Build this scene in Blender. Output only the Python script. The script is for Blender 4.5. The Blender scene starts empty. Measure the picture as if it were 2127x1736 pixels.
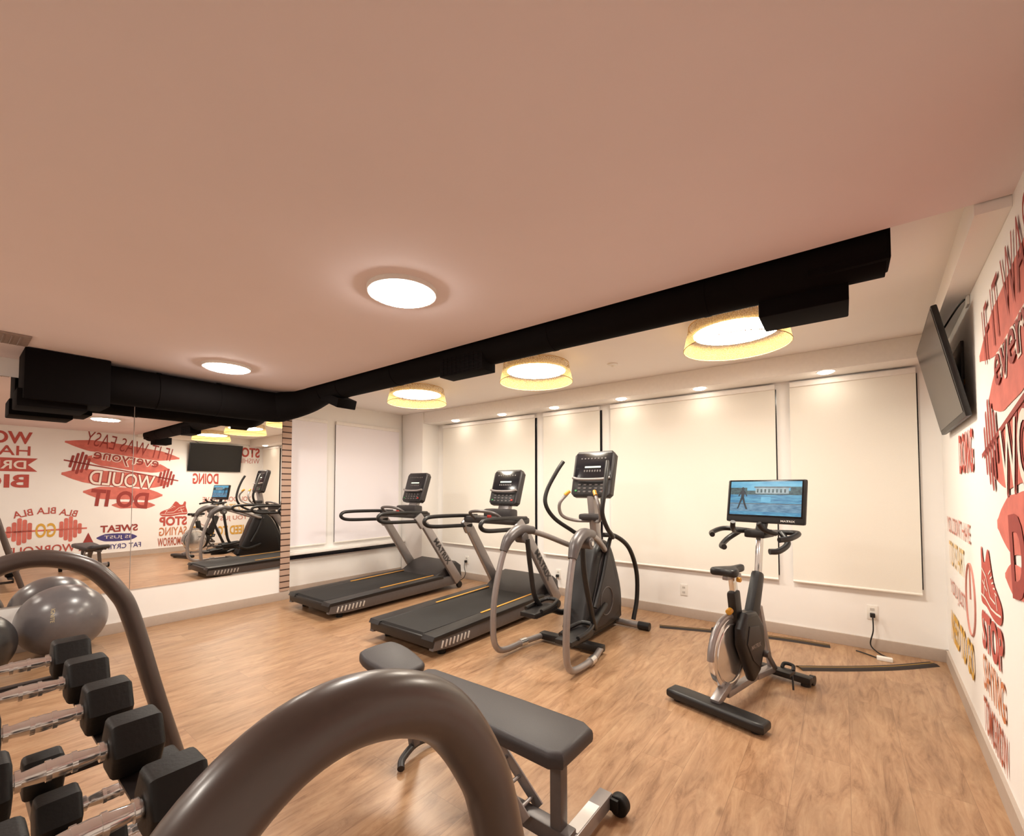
import bpy, bmesh, math, random
from mathutils import Vector, Matrix, Euler
random.seed(7)
S = bpy.context.scene
COL = S.collection
try:
    S.view_settings.view_transform = 'Standard'
    S.view_settings.look = 'None'
except Exception:
    pass

# ------------------------------------------------------------------ colours / materials
def lin(c):
    out = []
    for v in c:
        v = v / 255.0
        out.append(v / 12.92 if v <= 0.04045 else ((v + 0.055) / 1.055) ** 2.4)
    return (out[0], out[1], out[2], 1.0)

MATS = {}
def mat(name, col, rough=0.5, metal=0.0, noise=0.06, scale=30.0, bump=0.0, emit=None, estr=0.0, coat=0.0, spec=None):
    if name in MATS:
        return MATS[name]
    m = bpy.data.materials.new(name)
    m.use_nodes = True
    nt = m.node_tree
    b = nt.nodes['Principled BSDF']
    tc = nt.nodes.new('ShaderNodeTexCoord')
    n = nt.nodes.new('ShaderNodeTexNoise')
    n.inputs['Scale'].default_value = scale
    n.inputs['Detail'].default_value = 4
    nt.links.new(tc.outputs['Object'], n.inputs['Vector'])
    r = nt.nodes.new('ShaderNodeValToRGB')
    c = lin(col)
    r.color_ramp.elements[0].position = 0.3
    r.color_ramp.elements[1].position = 0.7
    r.color_ramp.elements[0].color = (c[0]*(1-noise), c[1]*(1-noise), c[2]*(1-noise), 1)
    r.color_ramp.elements[1].color = (min(1, c[0]*(1+noise)), min(1, c[1]*(1+noise)), min(1, c[2]*(1+noise)), 1)
    nt.links.new(n.outputs['Fac'], r.inputs['Fac'])
    nt.links.new(r.outputs['Color'], b.inputs['Base Color'])
    b.inputs['Roughness'].default_value = rough
    b.inputs['Metallic'].default_value = metal
    if spec is not None:
        b.inputs['Specular IOR Level'].default_value = spec
    if coat:
        b.inputs['Coat Weight'].default_value = coat
        b.inputs['Coat Roughness'].default_value = 0.22
    if bump:
        bp = nt.nodes.new('ShaderNodeBump')
        bp.inputs['Strength'].default_value = bump
        bp.inputs['Distance'].default_value = 0.01
        nt.links.new(n.outputs['Fac'], bp.inputs['Height'])
        nt.links.new(bp.outputs['Normal'], b.inputs['Normal'])
    if emit:
        b.inputs['Emission Color'].default_value = lin(emit)
        b.inputs['Emission Strength'].default_value = estr
    MATS[name] = m
    return m

M_wall = mat('wall_paint', (248, 245, 242), 0.7, noise=0.012, scale=3)
M_ceil = mat('ceiling_paint', (238, 225, 227), 0.85, noise=0.025, scale=1.0, bump=0.02)
M_ceil2 = mat('ceiling_paint_pale', (247, 241, 237), 0.8, noise=0.015, scale=2)
M_base = mat('baseboard_taupe', (184, 168, 156), 0.5, noise=0.03)
M_trim = mat('trim_white', (246, 241, 236), 0.45, noise=0.02)
M_blind = mat('blind_fabric', (241, 236, 227), 0.85, noise=0.015, scale=300)
M_blind2 = mat('blind_fabric_lilac', (246, 241, 247), 0.85, noise=0.015, scale=300)
M_alu = mat('blind_bar', (240, 234, 226), 0.4, noise=0.02)
M_dark = mat('window_night_glass', (28, 26, 34), 0.15, noise=0.1)
M_duct = mat('duct_black', (10, 6, 6), 0.85, noise=0.15, scale=8, spec=0.12)
M_black = mat('plastic_black', (24, 22, 23), 0.42, noise=0.1)
M_char = mat('plastic_charcoal', (46, 42, 43), 0.45, noise=0.08)
M_rub = mat('rubber_black', (13, 12, 12), 0.55, noise=0.15, scale=120, bump=0.08, spec=0.35)
M_belt = mat('belt_rubber', (28, 26, 26), 0.75, noise=0.25, scale=400)
M_silver = mat('paint_silver', (156, 150, 149), 0.32, metal=0.5, noise=0.03)
M_silver_d = mat('paint_silver_dark', (100, 95, 95), 0.38, metal=0.35, noise=0.05)
M_chrome = mat('chrome', (228, 228, 228), 0.16, metal=0.9, noise=0.0)
M_orange = mat('stripe_orange', (224, 160, 60), 0.5)
M_yellow = mat('knob_yellow', (205, 148, 50), 0.4)
M_rack = mat('rack_brown_paint', (80, 69, 65), 0.36, metal=0.15, noise=0.04, coat=0.35)
M_vinyl = mat('vinyl_gray', (60, 56, 58), 0.5, noise=0.08, scale=200, bump=0.05)
M_ballg = mat('ball_silver', (98, 94, 96), 0.3, noise=0.05, coat=0.3)
M_ballb = mat('ball_black', (30, 28, 30), 0.3, noise=0.05, coat=0.3)
M_gloss = mat('screen_glass', (10, 9, 10), 0.08, noise=0.05)
M_panel = mat('console_glass', (30, 28, 32), 0.15, noise=0.05)
M_led = mat('led_display', (200, 220, 200), 0.4, emit=(205, 225, 205), estr=0.4)
M_red = mat('button_red', (165, 45, 38), 0.4)
M_green = mat('button_green', (50, 120, 70), 0.4)
M_white = mat('plate_white', (240, 236, 230), 0.4, noise=0.02)
M_ivory = mat('ivory_print', (200, 194, 188), 0.5, noise=0.02)
M_cream = mat('mural_cream', (246, 234, 224), 0.7, noise=0.02)
M_coral = mat('mural_coral', (214, 116, 104), 0.75, noise=0.14, scale=9)
M_dred = mat('mural_dark_red', (158, 62, 56), 0.7, noise=0.06)
M_mred = mat('mural_red', (190, 84, 74), 0.7, noise=0.08)
M_gold = mat('mural_gold', (222, 172, 70), 0.7, noise=0.06)
M_ornl = mat('mural_orange', (204, 124, 78), 0.7, noise=0.06)
M_brown = mat('mural_orange_brown', (180, 90, 66), 0.7, noise=0.06)
M_lgold = mat('mural_pale_gold', (230, 196, 140), 0.7, noise=0.05)
M_pink = mat('mural_pale_red', (206, 140, 128), 0.7, noise=0.06)
M_navy = mat('mural_navy', (76, 68, 130), 0.7, noise=0.08)
M_prtext = mat('upright_lettering', (50, 46, 46), 0.5)
M_lamp = mat('lamp_diffuser', (255, 250, 240), 0.5, emit=(255, 248, 236), estr=104.0, noise=0)
M_lamp2 = mat('drum_diffuser', (255, 245, 225), 0.5, emit=(255, 245, 228), estr=56.0, noise=0)
M_spot = mat('spot_diffuser', (255, 245, 225), 0.5, emit=(255, 242, 222), estr=30.0, noise=0)

def mirror_mat():
    m = bpy.data.materials.new('mirror_silver')
    m.use_nodes = True
    b = m.node_tree.nodes['Principled BSDF']
    b.inputs['Base Color'].default_value = (0.93, 0.91, 0.89, 1)
    b.inputs['Metallic'].default_value = 1
    b.inputs['Roughness'].default_value = 0.0
    return m
M_mirror = mirror_mat()

def shade_mat():
    m = bpy.data.materials.new('gold_mesh_shade')
    m.use_nodes = True
    nt = m.node_tree
    nt.nodes.clear()
    out = nt.nodes.new('ShaderNodeOutputMaterial')
    tr = nt.nodes.new('ShaderNodeBsdfTransparent')
    tl = nt.nodes.new('ShaderNodeBsdfTranslucent')
    df = nt.nodes.new('ShaderNodeBsdfDiffuse')
    tl.inputs['Color'].default_value = lin((212, 182, 112))
    df.inputs['Color'].default_value = lin((206, 172, 98))
    a = nt.nodes.new('ShaderNodeMixShader'); a.inputs[0].default_value = 0.7
    nt.links.new(tl.outputs[0], a.inputs[1]); nt.links.new(df.outputs[0], a.inputs[2])
    tc = nt.nodes.new('ShaderNodeTexCoord')
    v = nt.nodes.new('ShaderNodeTexVoronoi')
    v.feature = 'DISTANCE_TO_EDGE'
    v.inputs['Scale'].default_value = 70
    nt.links.new(tc.outputs['Object'], v.inputs['Vector'])
    r = nt.nodes.new('ShaderNodeMapRange')
    r.inputs['From Min'].default_value = 0.05
    r.inputs['From Max'].default_value = 0.12
    r.inputs['To Min'].default_value = 0.48
    r.inputs['To Max'].default_value = 0.24
    nt.links.new(v.outputs['Distance'], r.inputs['Value'])
    mx = nt.nodes.new('ShaderNodeMixShader')
    nt.links.new(r.outputs[0], mx.inputs[0])
    nt.links.new(tr.outputs[0], mx.inputs[1])
    nt.links.new(a.outputs[0], mx.inputs[2])
    nt.links.new(mx.outputs[0], out.inputs[0])
    return m
M_shade = shade_mat()

def floor_mat():
    m = bpy.data.materials.new('vinyl_wood_planks')
    m.use_nodes = True
    nt = m.node_tree
    b = nt.nodes['Principled BSDF']
    tc = nt.nodes.new('ShaderNodeTexCoord')
    sep = nt.nodes.new('ShaderNodeSeparateXYZ')
    nt.links.new(tc.outputs['Object'], sep.inputs[0])
    cmb = nt.nodes.new('ShaderNodeCombineXYZ')
    nt.links.new(sep.outputs['Y'], cmb.inputs['X'])
    nt.links.new(sep.outputs['X'], cmb.inputs['Y'])
    br = nt.nodes.new('ShaderNodeTexBrick')
    br.inputs['Scale'].default_value = 1
    br.inputs['Brick Width'].default_value = 1.4
    br.inputs['Row Height'].default_value = 0.22
    br.inputs['Mortar Size'].default_value = 0.0007
    br.inputs['Color1'].default_value = (0.42, 0.42, 0.42, 1)
    br.inputs['Color2'].default_value = (0.58, 0.58, 0.58, 1)
    br.inputs['Mortar'].default_value = (0.0, 0.0, 0.0, 1)
    br.offset = 0.37
    nt.links.new(cmb.outputs[0], br.inputs['Vector'])
    mp = nt.nodes.new('ShaderNodeMapping')
    mp.inputs['Scale'].default_value = (1.5, 9, 1)
    nt.links.new(cmb.outputs[0], mp.inputs['Vector'])
    add = nt.nodes.new('ShaderNodeVectorMath'); add.operation = 'ADD'
    sc = nt.nodes.new('ShaderNodeVectorMath'); sc.operation = 'SCALE'
    sc.inputs['Scale'].default_value = 19.0
    nt.links.new(br.outputs['Color'], sc.inputs[0])
    nt.links.new(mp.outputs[0], add.inputs[0]); nt.links.new(sc.outputs[0], add.inputs[1])
    n = nt.nodes.new('ShaderNodeTexNoise')
    n.inputs['Scale'].default_value = 1.7; n.inputs['Detail'].default_value = 12
    n.inputs['Roughness'].default_value = 0.74; n.inputs['Distortion'].default_value = 1.4
    nt.links.new(add.outputs[0], n.inputs['Vector'])
    mp2 = nt.nodes.new('ShaderNodeMapping'); mp2.inputs['Scale'].default_value = (1.3, 4.0, 1)
    nt.links.new(cmb.outputs[0], mp2.inputs['Vector'])
    add2 = nt.nodes.new('ShaderNodeVectorMath'); add2.operation = 'ADD'
    nt.links.new(mp2.outputs[0], add2.inputs[0]); nt.links.new(sc.outputs[0], add2.inputs[1])
    n2 = nt.nodes.new('ShaderNodeTexNoise')
    n2.inputs['Scale'].default_value = 2.0; n2.inputs['Detail'].default_value = 8; n2.inputs['Roughness'].default_value = 0.65
    nt.links.new(add2.outputs[0], n2.inputs['Vector'])
    # knots
    mp3 = nt.nodes.new('ShaderNodeMapping'); mp3.inputs['Scale'].default_value = (1.6, 3.6, 1)
    nt.links.new(cmb.outputs[0], mp3.inputs['Vector'])
    vk = nt.nodes.new('ShaderNodeTexVoronoi'); vk.inputs['Scale'].default_value = 1.3
    nt.links.new(mp3.outputs[0], vk.inputs['Vector'])
    rk = nt.nodes.new('ShaderNodeValToRGB')
    rk.color_ramp.elements[0].position = 0.02; rk.color_ramp.elements[0].color = (0.55, 0.5, 0.46, 1)
    rk.color_ramp.elements[1].position = 0.09; rk.color_ramp.elements[1].color = (1, 1, 1, 1)
    nt.links.new(vk.outputs['Distance'], rk.inputs['Fac'])
    r = nt.nodes.new('ShaderNodeValToRGB')
    e = r.color_ramp.elements
    e[0].position = 0.30; e[0].color = lin((128, 92, 64))
    e[1].position = 0.70; e[1].color = lin((190, 156, 122))
    x = e.new(0.47); x.color = lin((168, 130, 98))
    nt.links.new(n.outputs['Fac'], r.inputs['Fac'])
    r2 = nt.nodes.new('ShaderNodeValToRGB')
    r2.color_ramp.elements[0].position = 0.34; r2.color_ramp.elements[0].color = (0.70, 0.67, 0.64, 1)
    r2.color_ramp.elements[1].position = 0.56; r2.color_ramp.elements[1].color = (1, 1, 1, 1)
    nt.links.new(n2.outputs['Fac'], r2.inputs['Fac'])
    ml = nt.nodes.new('ShaderNodeMix'); ml.data_type = 'RGBA'; ml.blend_type = 'MULTIPLY'
    ml.inputs['Factor'].default_value = 0.7
    nt.links.new(r.outputs['Color'], ml.inputs[6]); nt.links.new(r2.outputs['Color'], ml.inputs[7])
    mk = nt.nodes.new('ShaderNodeMix'); mk.data_type = 'RGBA'; mk.blend_type = 'MULTIPLY'
    mk.inputs['Factor'].default_value = 0.8
    nt.links.new(ml.outputs[2], mk.inputs[6]); nt.links.new(rk.outputs['Color'], mk.inputs[7])
    mx = nt.nodes.new('ShaderNodeMix'); mx.data_type = 'RGBA'; mx.blend_type = 'OVERLAY'
    mx.inputs['Factor'].default_value = 0.25
    nt.links.new(mk.outputs[2], mx.inputs[6]); nt.links.new(br.outputs['Color'], mx.inputs[7])
    mm = nt.nodes.new('ShaderNodeMix'); mm.data_type = 'RGBA'
    mm.inputs[7].default_value = lin((124, 92, 68))
    nt.links.new(br.outputs['Fac'], mm.inputs['Factor'])
    nt.links.new(mx.outputs[2], mm.inputs[6])
    nt.links.new(mm.outputs[2], b.inputs['Base Color'])
    b.inputs['Roughness'].default_value = 0.31
    bp = nt.nodes.new('ShaderNodeBump'); bp.inputs['Strength'].default_value = 0.06
    bp.inputs['Distance'].default_value = 0.004
    nt.links.new(n.outputs['Fac'], bp.inputs['Height'])
    nt.links.new(bp.outputs['Normal'], b.inputs['Normal'])
    return m
M_floor = floor_mat()

def brick_mat():
    m = bpy.data.materials.new('brick_strip')
    m.use_nodes = True
    nt = m.node_tree
    b = nt.nodes['Principled BSDF']
    tc = nt.nodes.new('ShaderNodeTexCoord')
    sep = nt.nodes.new('ShaderNodeSeparateXYZ')
    nt.links.new(tc.outputs['Object'], sep.inputs[0])
    cmb = nt.nodes.new('ShaderNodeCombineXYZ')
    nt.links.new(sep.outputs['Y'], cmb.inputs['X']); nt.links.new(sep.outputs['Z'], cmb.inputs['Y'])
    br = nt.nodes.new('ShaderNodeTexBrick')
    br.inputs['Scale'].default_value = 1
    br.inputs['Brick Width'].default_value = 0.5
    br.inputs['Row Height'].default_value = 0.075
    br.inputs['Mortar Size'].default_value = 0.007
    br.inputs['Mortar Smooth'].default_value = 0.0
    br.inputs['Color1'].default_value = lin((196, 168, 150))
    br.inputs['Color2'].default_value = lin((180, 148, 130))
    br.inputs['Mortar'].default_value = lin((58, 36, 30))
    nt.links.new(cmb.outputs[0], br.inputs['Vector'])
    nt.links.new(br.outputs['Color'], b.inputs['Base Color'])
    b.inputs['Roughness'].default_value = 0.8
    return m
M_brick = brick_mat()

# ------------------------------------------------------------------ mesh builder
def smooth_pts(pts, k, closed=False):
    pts = [Vector(p) for p in pts]
    if k <= 1 or len(pts) < 3:
        return pts
    out = []
    n = len(pts)
    rng = range(n) if closed else range(n - 1)
    for i in rng:
        if closed:
            p0, p1, p2, p3 = pts[(i-1) % n], pts[i], pts[(i+1) % n], pts[(i+2) % n]
        else:
            p1, p2 = pts[i], pts[i+1]
            p0 = pts[i-1] if i > 0 else p1*2 - p2
            p3 = pts[i+2] if i + 2 < n else p2*2 - p1
        for j in range(k):
            t = j / k
            out.append(0.5*((2*p1) + (p2-p0)*t + (2*p0-5*p1+4*p2-p3)*t*t + (3*p1-p0-3*p2+p3)*t**3))
    if not closed:
        out.append(pts[-1])
    return out

class MB:
    def __init__(self):
        self.bm = bmesh.new()
    def _merge(self, t, M=None, mi=0):
        if M is not None:
            bmesh.ops.transform(t, matrix=M, verts=t.verts)
        bmesh.ops.recalc_face_normals(t, faces=t.faces)
        for f in t.faces:
            f.material_index = mi
        me = bpy.data.meshes.new('tmp')
        t.to_mesh(me); t.free()
        self.bm.from_mesh(me)
        bpy.data.meshes.remove(me)
        return self
    def box(self, c, s, bev=0.0, rot=None, M=None, mi=0, seg=2):
        t = bmesh.new()
        bmesh.ops.create_cube(t, size=1.0)
        bmesh.ops.scale(t, vec=s, verts=t.verts)
        if bev > 0:
            bmesh.ops.bevel(t, geom=t.edges[:], offset=min(bev, min(s)*0.49), segments=seg, profile=0.6, affect='EDGES')
        X = Matrix.Translation(c)
        if rot:
            X = X @ Euler(rot).to_matrix().to_4x4()
        if M is not None:
            X = M @ X
        return self._merge(t, X, mi)
    def beam(self, p1, p2, w, d, bev=0.006, up=(1, 0, 0), mi=0, w2=None):
        p1, p2 = Vector(p1), Vector(p2)
        z = (p2-p1).normalized()
        x = Vector(up); x = (x - z*x.dot(z)).normalized()
        y = z.cross(x)
        L = (p2-p1).length
        t = bmesh.new()
        bmesh.ops.create_cube(t, size=1.0)
        bmesh.ops.scale(t, vec=(w, d, L), verts=t.verts)
        if w2:
            for v in t.verts:
                if v.co.z > 0:
                    v.co.y *= w2/d
        if bev > 0:
            bmesh.ops.bevel(t, geom=t.edges[:], offset=min(bev, min(w, d)*0.45), segments=2, profile=0.6, affect='EDGES')
        R = Matrix((x, y, z)).transposed().to_4x4()
        return self._merge(t, Matrix.Translation((p1+p2)/2) @ R, mi)
    def tube(self, pts, r, k=6, closed=False, n=14, M=None, mi=0):
        P = smooth_pts(pts, k, closed)
        m = len(P)
        if isinstance(r, (list, tuple)):
            R = []
            for i in range(m):
                f = i/(m-1)*(len(r)-1); a = int(min(f, len(r)-2)); R.append(r[a]+(r[a+1]-r[a])*(f-a))
        else:
            R = [r]*m
        T = []
        for i in range(m):
            if closed:
                d = P[(i+1) % m]-P[(i-1) % m]
            else:
                d = P[min(i+1, m-1)]-P[max(i-1, 0)]
            T.append(d.normalized())
        t = bmesh.new()
        ref = Vector((0, 0, 1)) if abs(T[0].z) < 0.9 else Vector((1, 0, 0))
        nrm = (ref - T[0]*ref.dot(T[0])).normalized()
        rings = []
        for i in range(m):
            nrm = (nrm - T[i]*nrm.dot(T[i])).normalized()
            bn = T[i].cross(nrm)
            rings.append([t.verts.new(P[i]+(nrm*math.cos(2*math.pi*j/n)+bn*math.sin(2*math.pi*j/n))*R[i]) for j in range(n)])
        cnt = m if closed else m-1
        for i in range(cnt):
            a, b = rings[i], rings[(i+1) % m]
            off = 0
            if closed and i == m-1:
                best = 1e9
                for o in range(n):
                    dd = (a[0].co-b[o].co).length
                    if dd < best: best, off = dd, o
            for j in range(n):
                t.faces.new((a[j], a[(j+1) % n], b[(j+1+off) % n], b[(j+off) % n]))
        if not closed:
            t.faces.new(rings[0][::-1]); t.faces.new(rings[-1])
        return self._merge(t, M, mi)
    def cyl(self, p1, p2, r, r2=None, n=28, M=None, mi=0, bev=0.0):
        p1, p2 = Vector(p1), Vector(p2)
        t = bmesh.new()
        L = (p2-p1).length
        bmesh.ops.create_cone(t, cap_ends=True, segments=n, radius1=r, radius2=r if r2 is None else r2, depth=L)
        if bev > 0:
            ed = [e for e in t.edges if len(e.link_faces) == 2 and e.calc_face_angle(0) > 1.0]
            bmesh.ops.bevel(t, geom=ed, offset=bev, segments=3, profile=0.5, affect='EDGES')
        X = Matrix.Translation((p1+p2)/2) @ (p2-p1).to_track_quat('Z', 'Y').to_matrix().to_4x4()
        if M is not None:
            X = M @ X
        return self._merge(t, X, mi)
    def prism(self, pts, axis, lo, hi, bev=0.0, M=None, mi=0, k=1):
        if k > 1:
            q = smooth_pts([(p[0], p[1], 0) for p in pts], k, True)
            pts = [(v.x, v.y) for v in q]
        t = bmesh.new()
        def V(p, d):
            return {'x': (d, p[0], p[1]), 'y': (p[0], d, p[1]), 'z': (p[0], p[1], d)}[axis]
        a = [t.verts.new(V(p, lo)) for p in pts]
        b = [t.verts.new(V(p, hi)) for p in pts]
        n = len(pts)
        fa = t.faces.new(a); fb = t.faces.new(b[::-1])
        for i in range(n):
            t.faces.new((a[i], b[i], b[(i+1) % n], a[(i+1) % n]))
        bmesh.ops.recalc_face_normals(t, faces=t.faces)
        if bev > 0:
            ed = list(fa.edges)+list(fb.edges)
            bmesh.ops.bevel(t, geom=ed, offset=bev, segments=3, profile=0.5, affect='EDGES')
        return self._merge(t, M, mi)
    def lathe(self, prof, n=40, M=None, mi=0, capped=False):
        t = bmesh.new()
        rings = []
        for (r, z) in prof:
            rings.append([t.verts.new((r*math.cos(2*math.pi*j/n), r*math.sin(2*math.pi*j/n), z)) for j in range(n)])
        for i in range(len(prof)-1):
            for j in range(n):
                t.faces.new((rings[i][j], rings[i][(j+1) % n], rings[i+1][(j+1) % n], rings[i+1][j]))
        if capped:
            t.faces.new(rings[0][::-1]); t.faces.new(rings[-1])
        return self._merge(t, M, mi)
    def sphere(self, c, r, n=32, M=None, mi=0, s=(1, 1, 1)):
        t = bmesh.new()
        bmesh.ops.create_uvsphere(t, u_segments=n*2, v_segments=n, radius=r)
        bmesh.ops.scale(t, vec=s, verts=t.verts)
        X = Matrix.Translation(c)
        if M is not None: X = M @ X
        return self._merge(t, X, mi)
    def face(self, pts, mi=0, M=None):
        t = bmesh.new()
        t.faces.new([t.verts.new(p) for p in pts])
        if M is not None:
            bmesh.ops.transform(t, matrix=M, verts=t.verts)
        for f in t.faces: f.material_index = mi
        me = bpy.data.meshes.new('tmp'); t.to_mesh(me); t.free()
        self.bm.from_mesh(me); bpy.data.meshes.remove(me)
        return self
    def obj(self, name, mats, parent=None, label=None, loc=None):
        bm = self.bm
        for f in bm.faces: f.smooth = True
        for e in bm.edges:
            if len(e.link_faces) == 2 and e.calc_face_angle(0) > 0.6:
                e.smooth = False
        me = bpy.data.meshes.new(name)
        bm.to_mesh(me); bm.free()
        for m_ in (mats if isinstance(mats, (list, tuple)) else [mats]):
            me.materials.append(m_)
        o = bpy.data.objects.new(name, me)
        COL.objects.link(o)
        if parent is not None: o.parent = parent
        if label: o['label'] = label
        if loc is not None: o.location = loc
        return o

def thing(name, loc, rotz, label, category, group=None, rot=None):
    e = bpy.data.objects.new(name, None)
    e.empty_display_size = 0.2
    e.location = loc
    e.rotation_euler = rot if rot else (0, 0, rotz)
    e['label'] = label; e['category'] = category
    if group: e['group'] = group
    COL.objects.link(e)
    return e

def tag(o, label, category, group=None):
    o['label'] = label; o['category'] = category
    if group: o['group'] = group
    return o

def struct(o, label=None):
    o['kind'] = 'structure'
    if label: o['label'] = label
    return o

def clone(root, loc, rotz=None, label=None):
    def cp(o, par):
        c = o.copy()
        COL.objects.link(c)
        if par is not None:
            c.parent = par
            c.matrix_parent_inverse = o.matrix_parent_inverse.copy()
        for ch in o.children:
            cp(ch, c)
        return c
    r = cp(root, None)
    r.location = loc
    if rotz is not None: r.rotation_euler = (0, 0, rotz)
    if label: r['label'] = label
    return r

def text_mesh(s, w, h, thick=0.0):
    cu = bpy.data.curves.new('txt', 'FONT')
    cu.body = s; cu.size = 1.0; cu.align_x = 'CENTER'; cu.offset = thick; cu.extrude = 0.0
    cu.resolution_u = 4
    to = bpy.data.objects.new('txt', cu)
    COL.objects.link(to)
    bpy.context.view_layer.update()
    dg = bpy.context.evaluated_depsgraph_get()
    me = bpy.data.meshes.new_from_object(to.evaluated_get(dg))
    bpy.data.objects.remove(to); bpy.data.curves.remove(cu)
    xs = [v.co.x for v in me.vertices]; ys = [v.co.y for v in me.vertices]
    x0, x1, y0, y1 = min(xs), max(xs), min(ys), max(ys)
    for v in me.vertices:
        v.co.x = (v.co.x-(x0+x1)/2)/(x1-x0)*w
        v.co.y = (v.co.y-(y0+y1)/2)/(y1-y0)*h
        v.co.z = 0
    return me

def text(name, s, w, h, M, material, parent, thick=0.03, label=None):
    me = text_mesh(s, w, h, thick)
    me.transform(M)
    me.materials.clear(); me.materials.append(material)
    me.name = name
    o = bpy.data.objects.new(name, me)
    COL.objects.link(o); o.parent = parent
    if label: o['label'] = label
    return o

def frame_mat(origin, xdir, zdir):
    x = Vector(xdir).normalized(); z = Vector(zdir).normalized()
    y = z.cross(x)
    M = Matrix((x, y, z)).transposed().to_4x4()
    return Matrix.Translation(origin) @ M

# ------------------------------------------------------------------ room shell
ZC, ZR = 2.50, 2.60
YE = 2.40
YW = 4.92
def wx(y): return 0.415 + 0.047*y      # right wall plane
XM = -5.60; XA = -5.80; YB = -3.0

struct(MB().box(((XA-0.2+1.0)/2-0.2, (YB+YW)/2, -0.05), (7.6, YW-YB+0.4, 0.1)).obj('floor', M_floor), 'wood-look vinyl plank floor')
struct(MB().box(((XA+0.8)/2, YW+0.06, 1.3), (7.2, 0.12, 2.9)).obj('wall_back', M_wall), 'cream painted wall behind the blinds')
b = MB(); a1, a2 = wx(YB-0.1), wx(YW+0.05)
b.prism([(a1, YB-0.1), (a2, YW+0.05), (a2+0.12, YW+0.05), (a1+0.12, YB-0.1)], 'z', 0, 2.75)
struct(b.obj('wall_right', M_wall), 'cream wall with fitness slogans')
struct(MB().box(((XM+XA-0.2)/2, (YB+2.68)/2, 1.3), (XM-(XA-0.2), 2.68-YB, 2.6)).obj('wall_left', M_wall), 'cream wall carrying the mirrors')
struct(MB().box((XA-0.06, (2.68+YW)/2, 1.3), (0.12, YW-2.68+0.1, 2.6)).obj('wall_alcove', M_wall), 'cream alcove wall with windows')
struct(MB().box(((XA+0.6)/2, YB-0.06, 1.3), (7.0, 0.12, 2.9)).obj('wall_front', M_wall), 'plain cream wall')
struct(MB().box(((XA+0.6)/2, (YB+YE)/2, ZC+0.1), (7.2, YE-YB, 0.2)).obj('ceiling', M_ceil), 'dusky pink lower ceiling')
struct(MB().box(((XA+0.6)/2, (YE+YW)/2, ZR+0.05), (7.2, YW-YE+0.1, 0.1)).obj('ceiling_recess', M_ceil2), 'pale raised ceiling strip beside the windows')
struct(MB().box(((-5.3+wx(4.75))/2, 4.76, 2.51), (5.3+wx(4.7), 0.32, 0.18), 0.004).obj('trim_1', M_trim), 'bulkhead above the blinds')
b = MB(); b.prism([(wx(YE)-0.10, YE+0.01), (wx(4.6)-0.10, 4.6), (wx(4.6), 4.6), (wx(YE), YE+0.01)], 'z', 2.46, 2.60)
struct(b.obj('trim_2', M_ceil2), 'boxed bulkhead along the mural wall')
struct(MB().box((-5.53, 4.75, 1.3), (0.5, 0.34, 2.6), 0.005).obj('trim_3', M_wall), 'square corner column')
struct(MB().box((XM+0.008, 2.62, 1.30), (0.022, 0.115, 2.38), 0.003).obj('trim_4', M_brick), 'narrow brick strip beside the mirror')
struct(MB().box(((XA+wx(YW))/2, YW-0.009, 0.05), (wx(YW)-XA, 0.018, 0.10), 0.003).obj('baseboard_back', M_base))
b = MB(); b.prism([(wx(YB)-0.016, YB), (wx(YW)-0.016, YW), (wx(YW), YW), (wx(YB), YB)], 'z', 0, 0.10)
struct(b.obj('baseboard_right', M_base))
struct(MB().box((XM+0.009, (YB+2.68)/2, 0.05), (0.018, 2.68-YB, 0.10), 0.003).obj('baseboard_left', M_base))
struct(MB().box((XA+0.009, (2.68+4.58)/2, 0.05), (0.018, 1.9, 0.10), 0.003).obj('baseboard_alcove', M_base))

for (y0, y1) in ((-1.3, 1.127), (1.131, 2.56)):
    o = MB().box((XM+0.006, (y0+y1)/2, (0.40+2.34)/2), (0.010, y1-y0, 1.94), 0.0008, seg=1).obj('wall_mirror', M_mirror)
    tag(o, 'large frameless gym mirror fixed above a cream wall base', 'mirror', 'wall mirrors')

wins = [(-5.14, -3.34, 0.018), (-3.20, -2.37, 0.018), (-2.23, -0.51, 0.008), (-0.39, 0.50, 0.010)]
for i, (x0, x1, ex) in enumerate(wins):
    g = MB().box(((x0+x1)/2+ex/2, YW-0.004, 1.46), (x1-x0+ex, 0.008, 1.80)).obj('window_%d' % (i+1), M_dark)
    struct(g, 'dark night window glass')
    T = thing('roller_blind', ((x0+x1)/2, YW-0.03, 0.51), 0, 'cream fabric roller blind drawn down over a window', 'blind', 'window blinds')
    w = x1-x0
    MB().box((0, 0, 0.94), (w, 0.003, 1.84)).obj('blind_fabric', M_blind, T)
    MB().tube([(-w/2, 0, 0.012), (w/2, 0, 0.012)], 0.012, 1).obj('bottom_bar', M_alu, T)
    MB().box((0, 0.0, 1.87), (w, 0.04, 0.05), 0.01).obj('head_box', M_trim, T)
for i, (y0, y1) in enumerate([(2.74, 3.26), (3.39, 4.50)]):
    g = MB().box((XA+0.004, (y0+y1)/2, 1.47), (0.008, y1-y0-0.02, 1.70)).obj('window_%d' % (i+5), M_dark)
    struct(g, 'dark night window glass')
    T = thing('roller_blind', (XA+0.03, (y0+y1)/2, 0.61), 0, 'pale lilac-white roller blind in the alcove', 'blind', 'alcove blinds')
    w = y1-y0
    MB().box((0, 0, 0.87), (0.003, w, 1.70)).obj('blind_fabric', M_blind2, T)
    MB().tube([(0, -w/2, 0.012), (0, w/2, 0.012)], 0.012, 1).obj('bottom_bar', M_alu, T)
    MB().box((0, 0, 1.72), (0.04, w, 0.05), 0.01).obj('head_box', M_trim, T)
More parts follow.
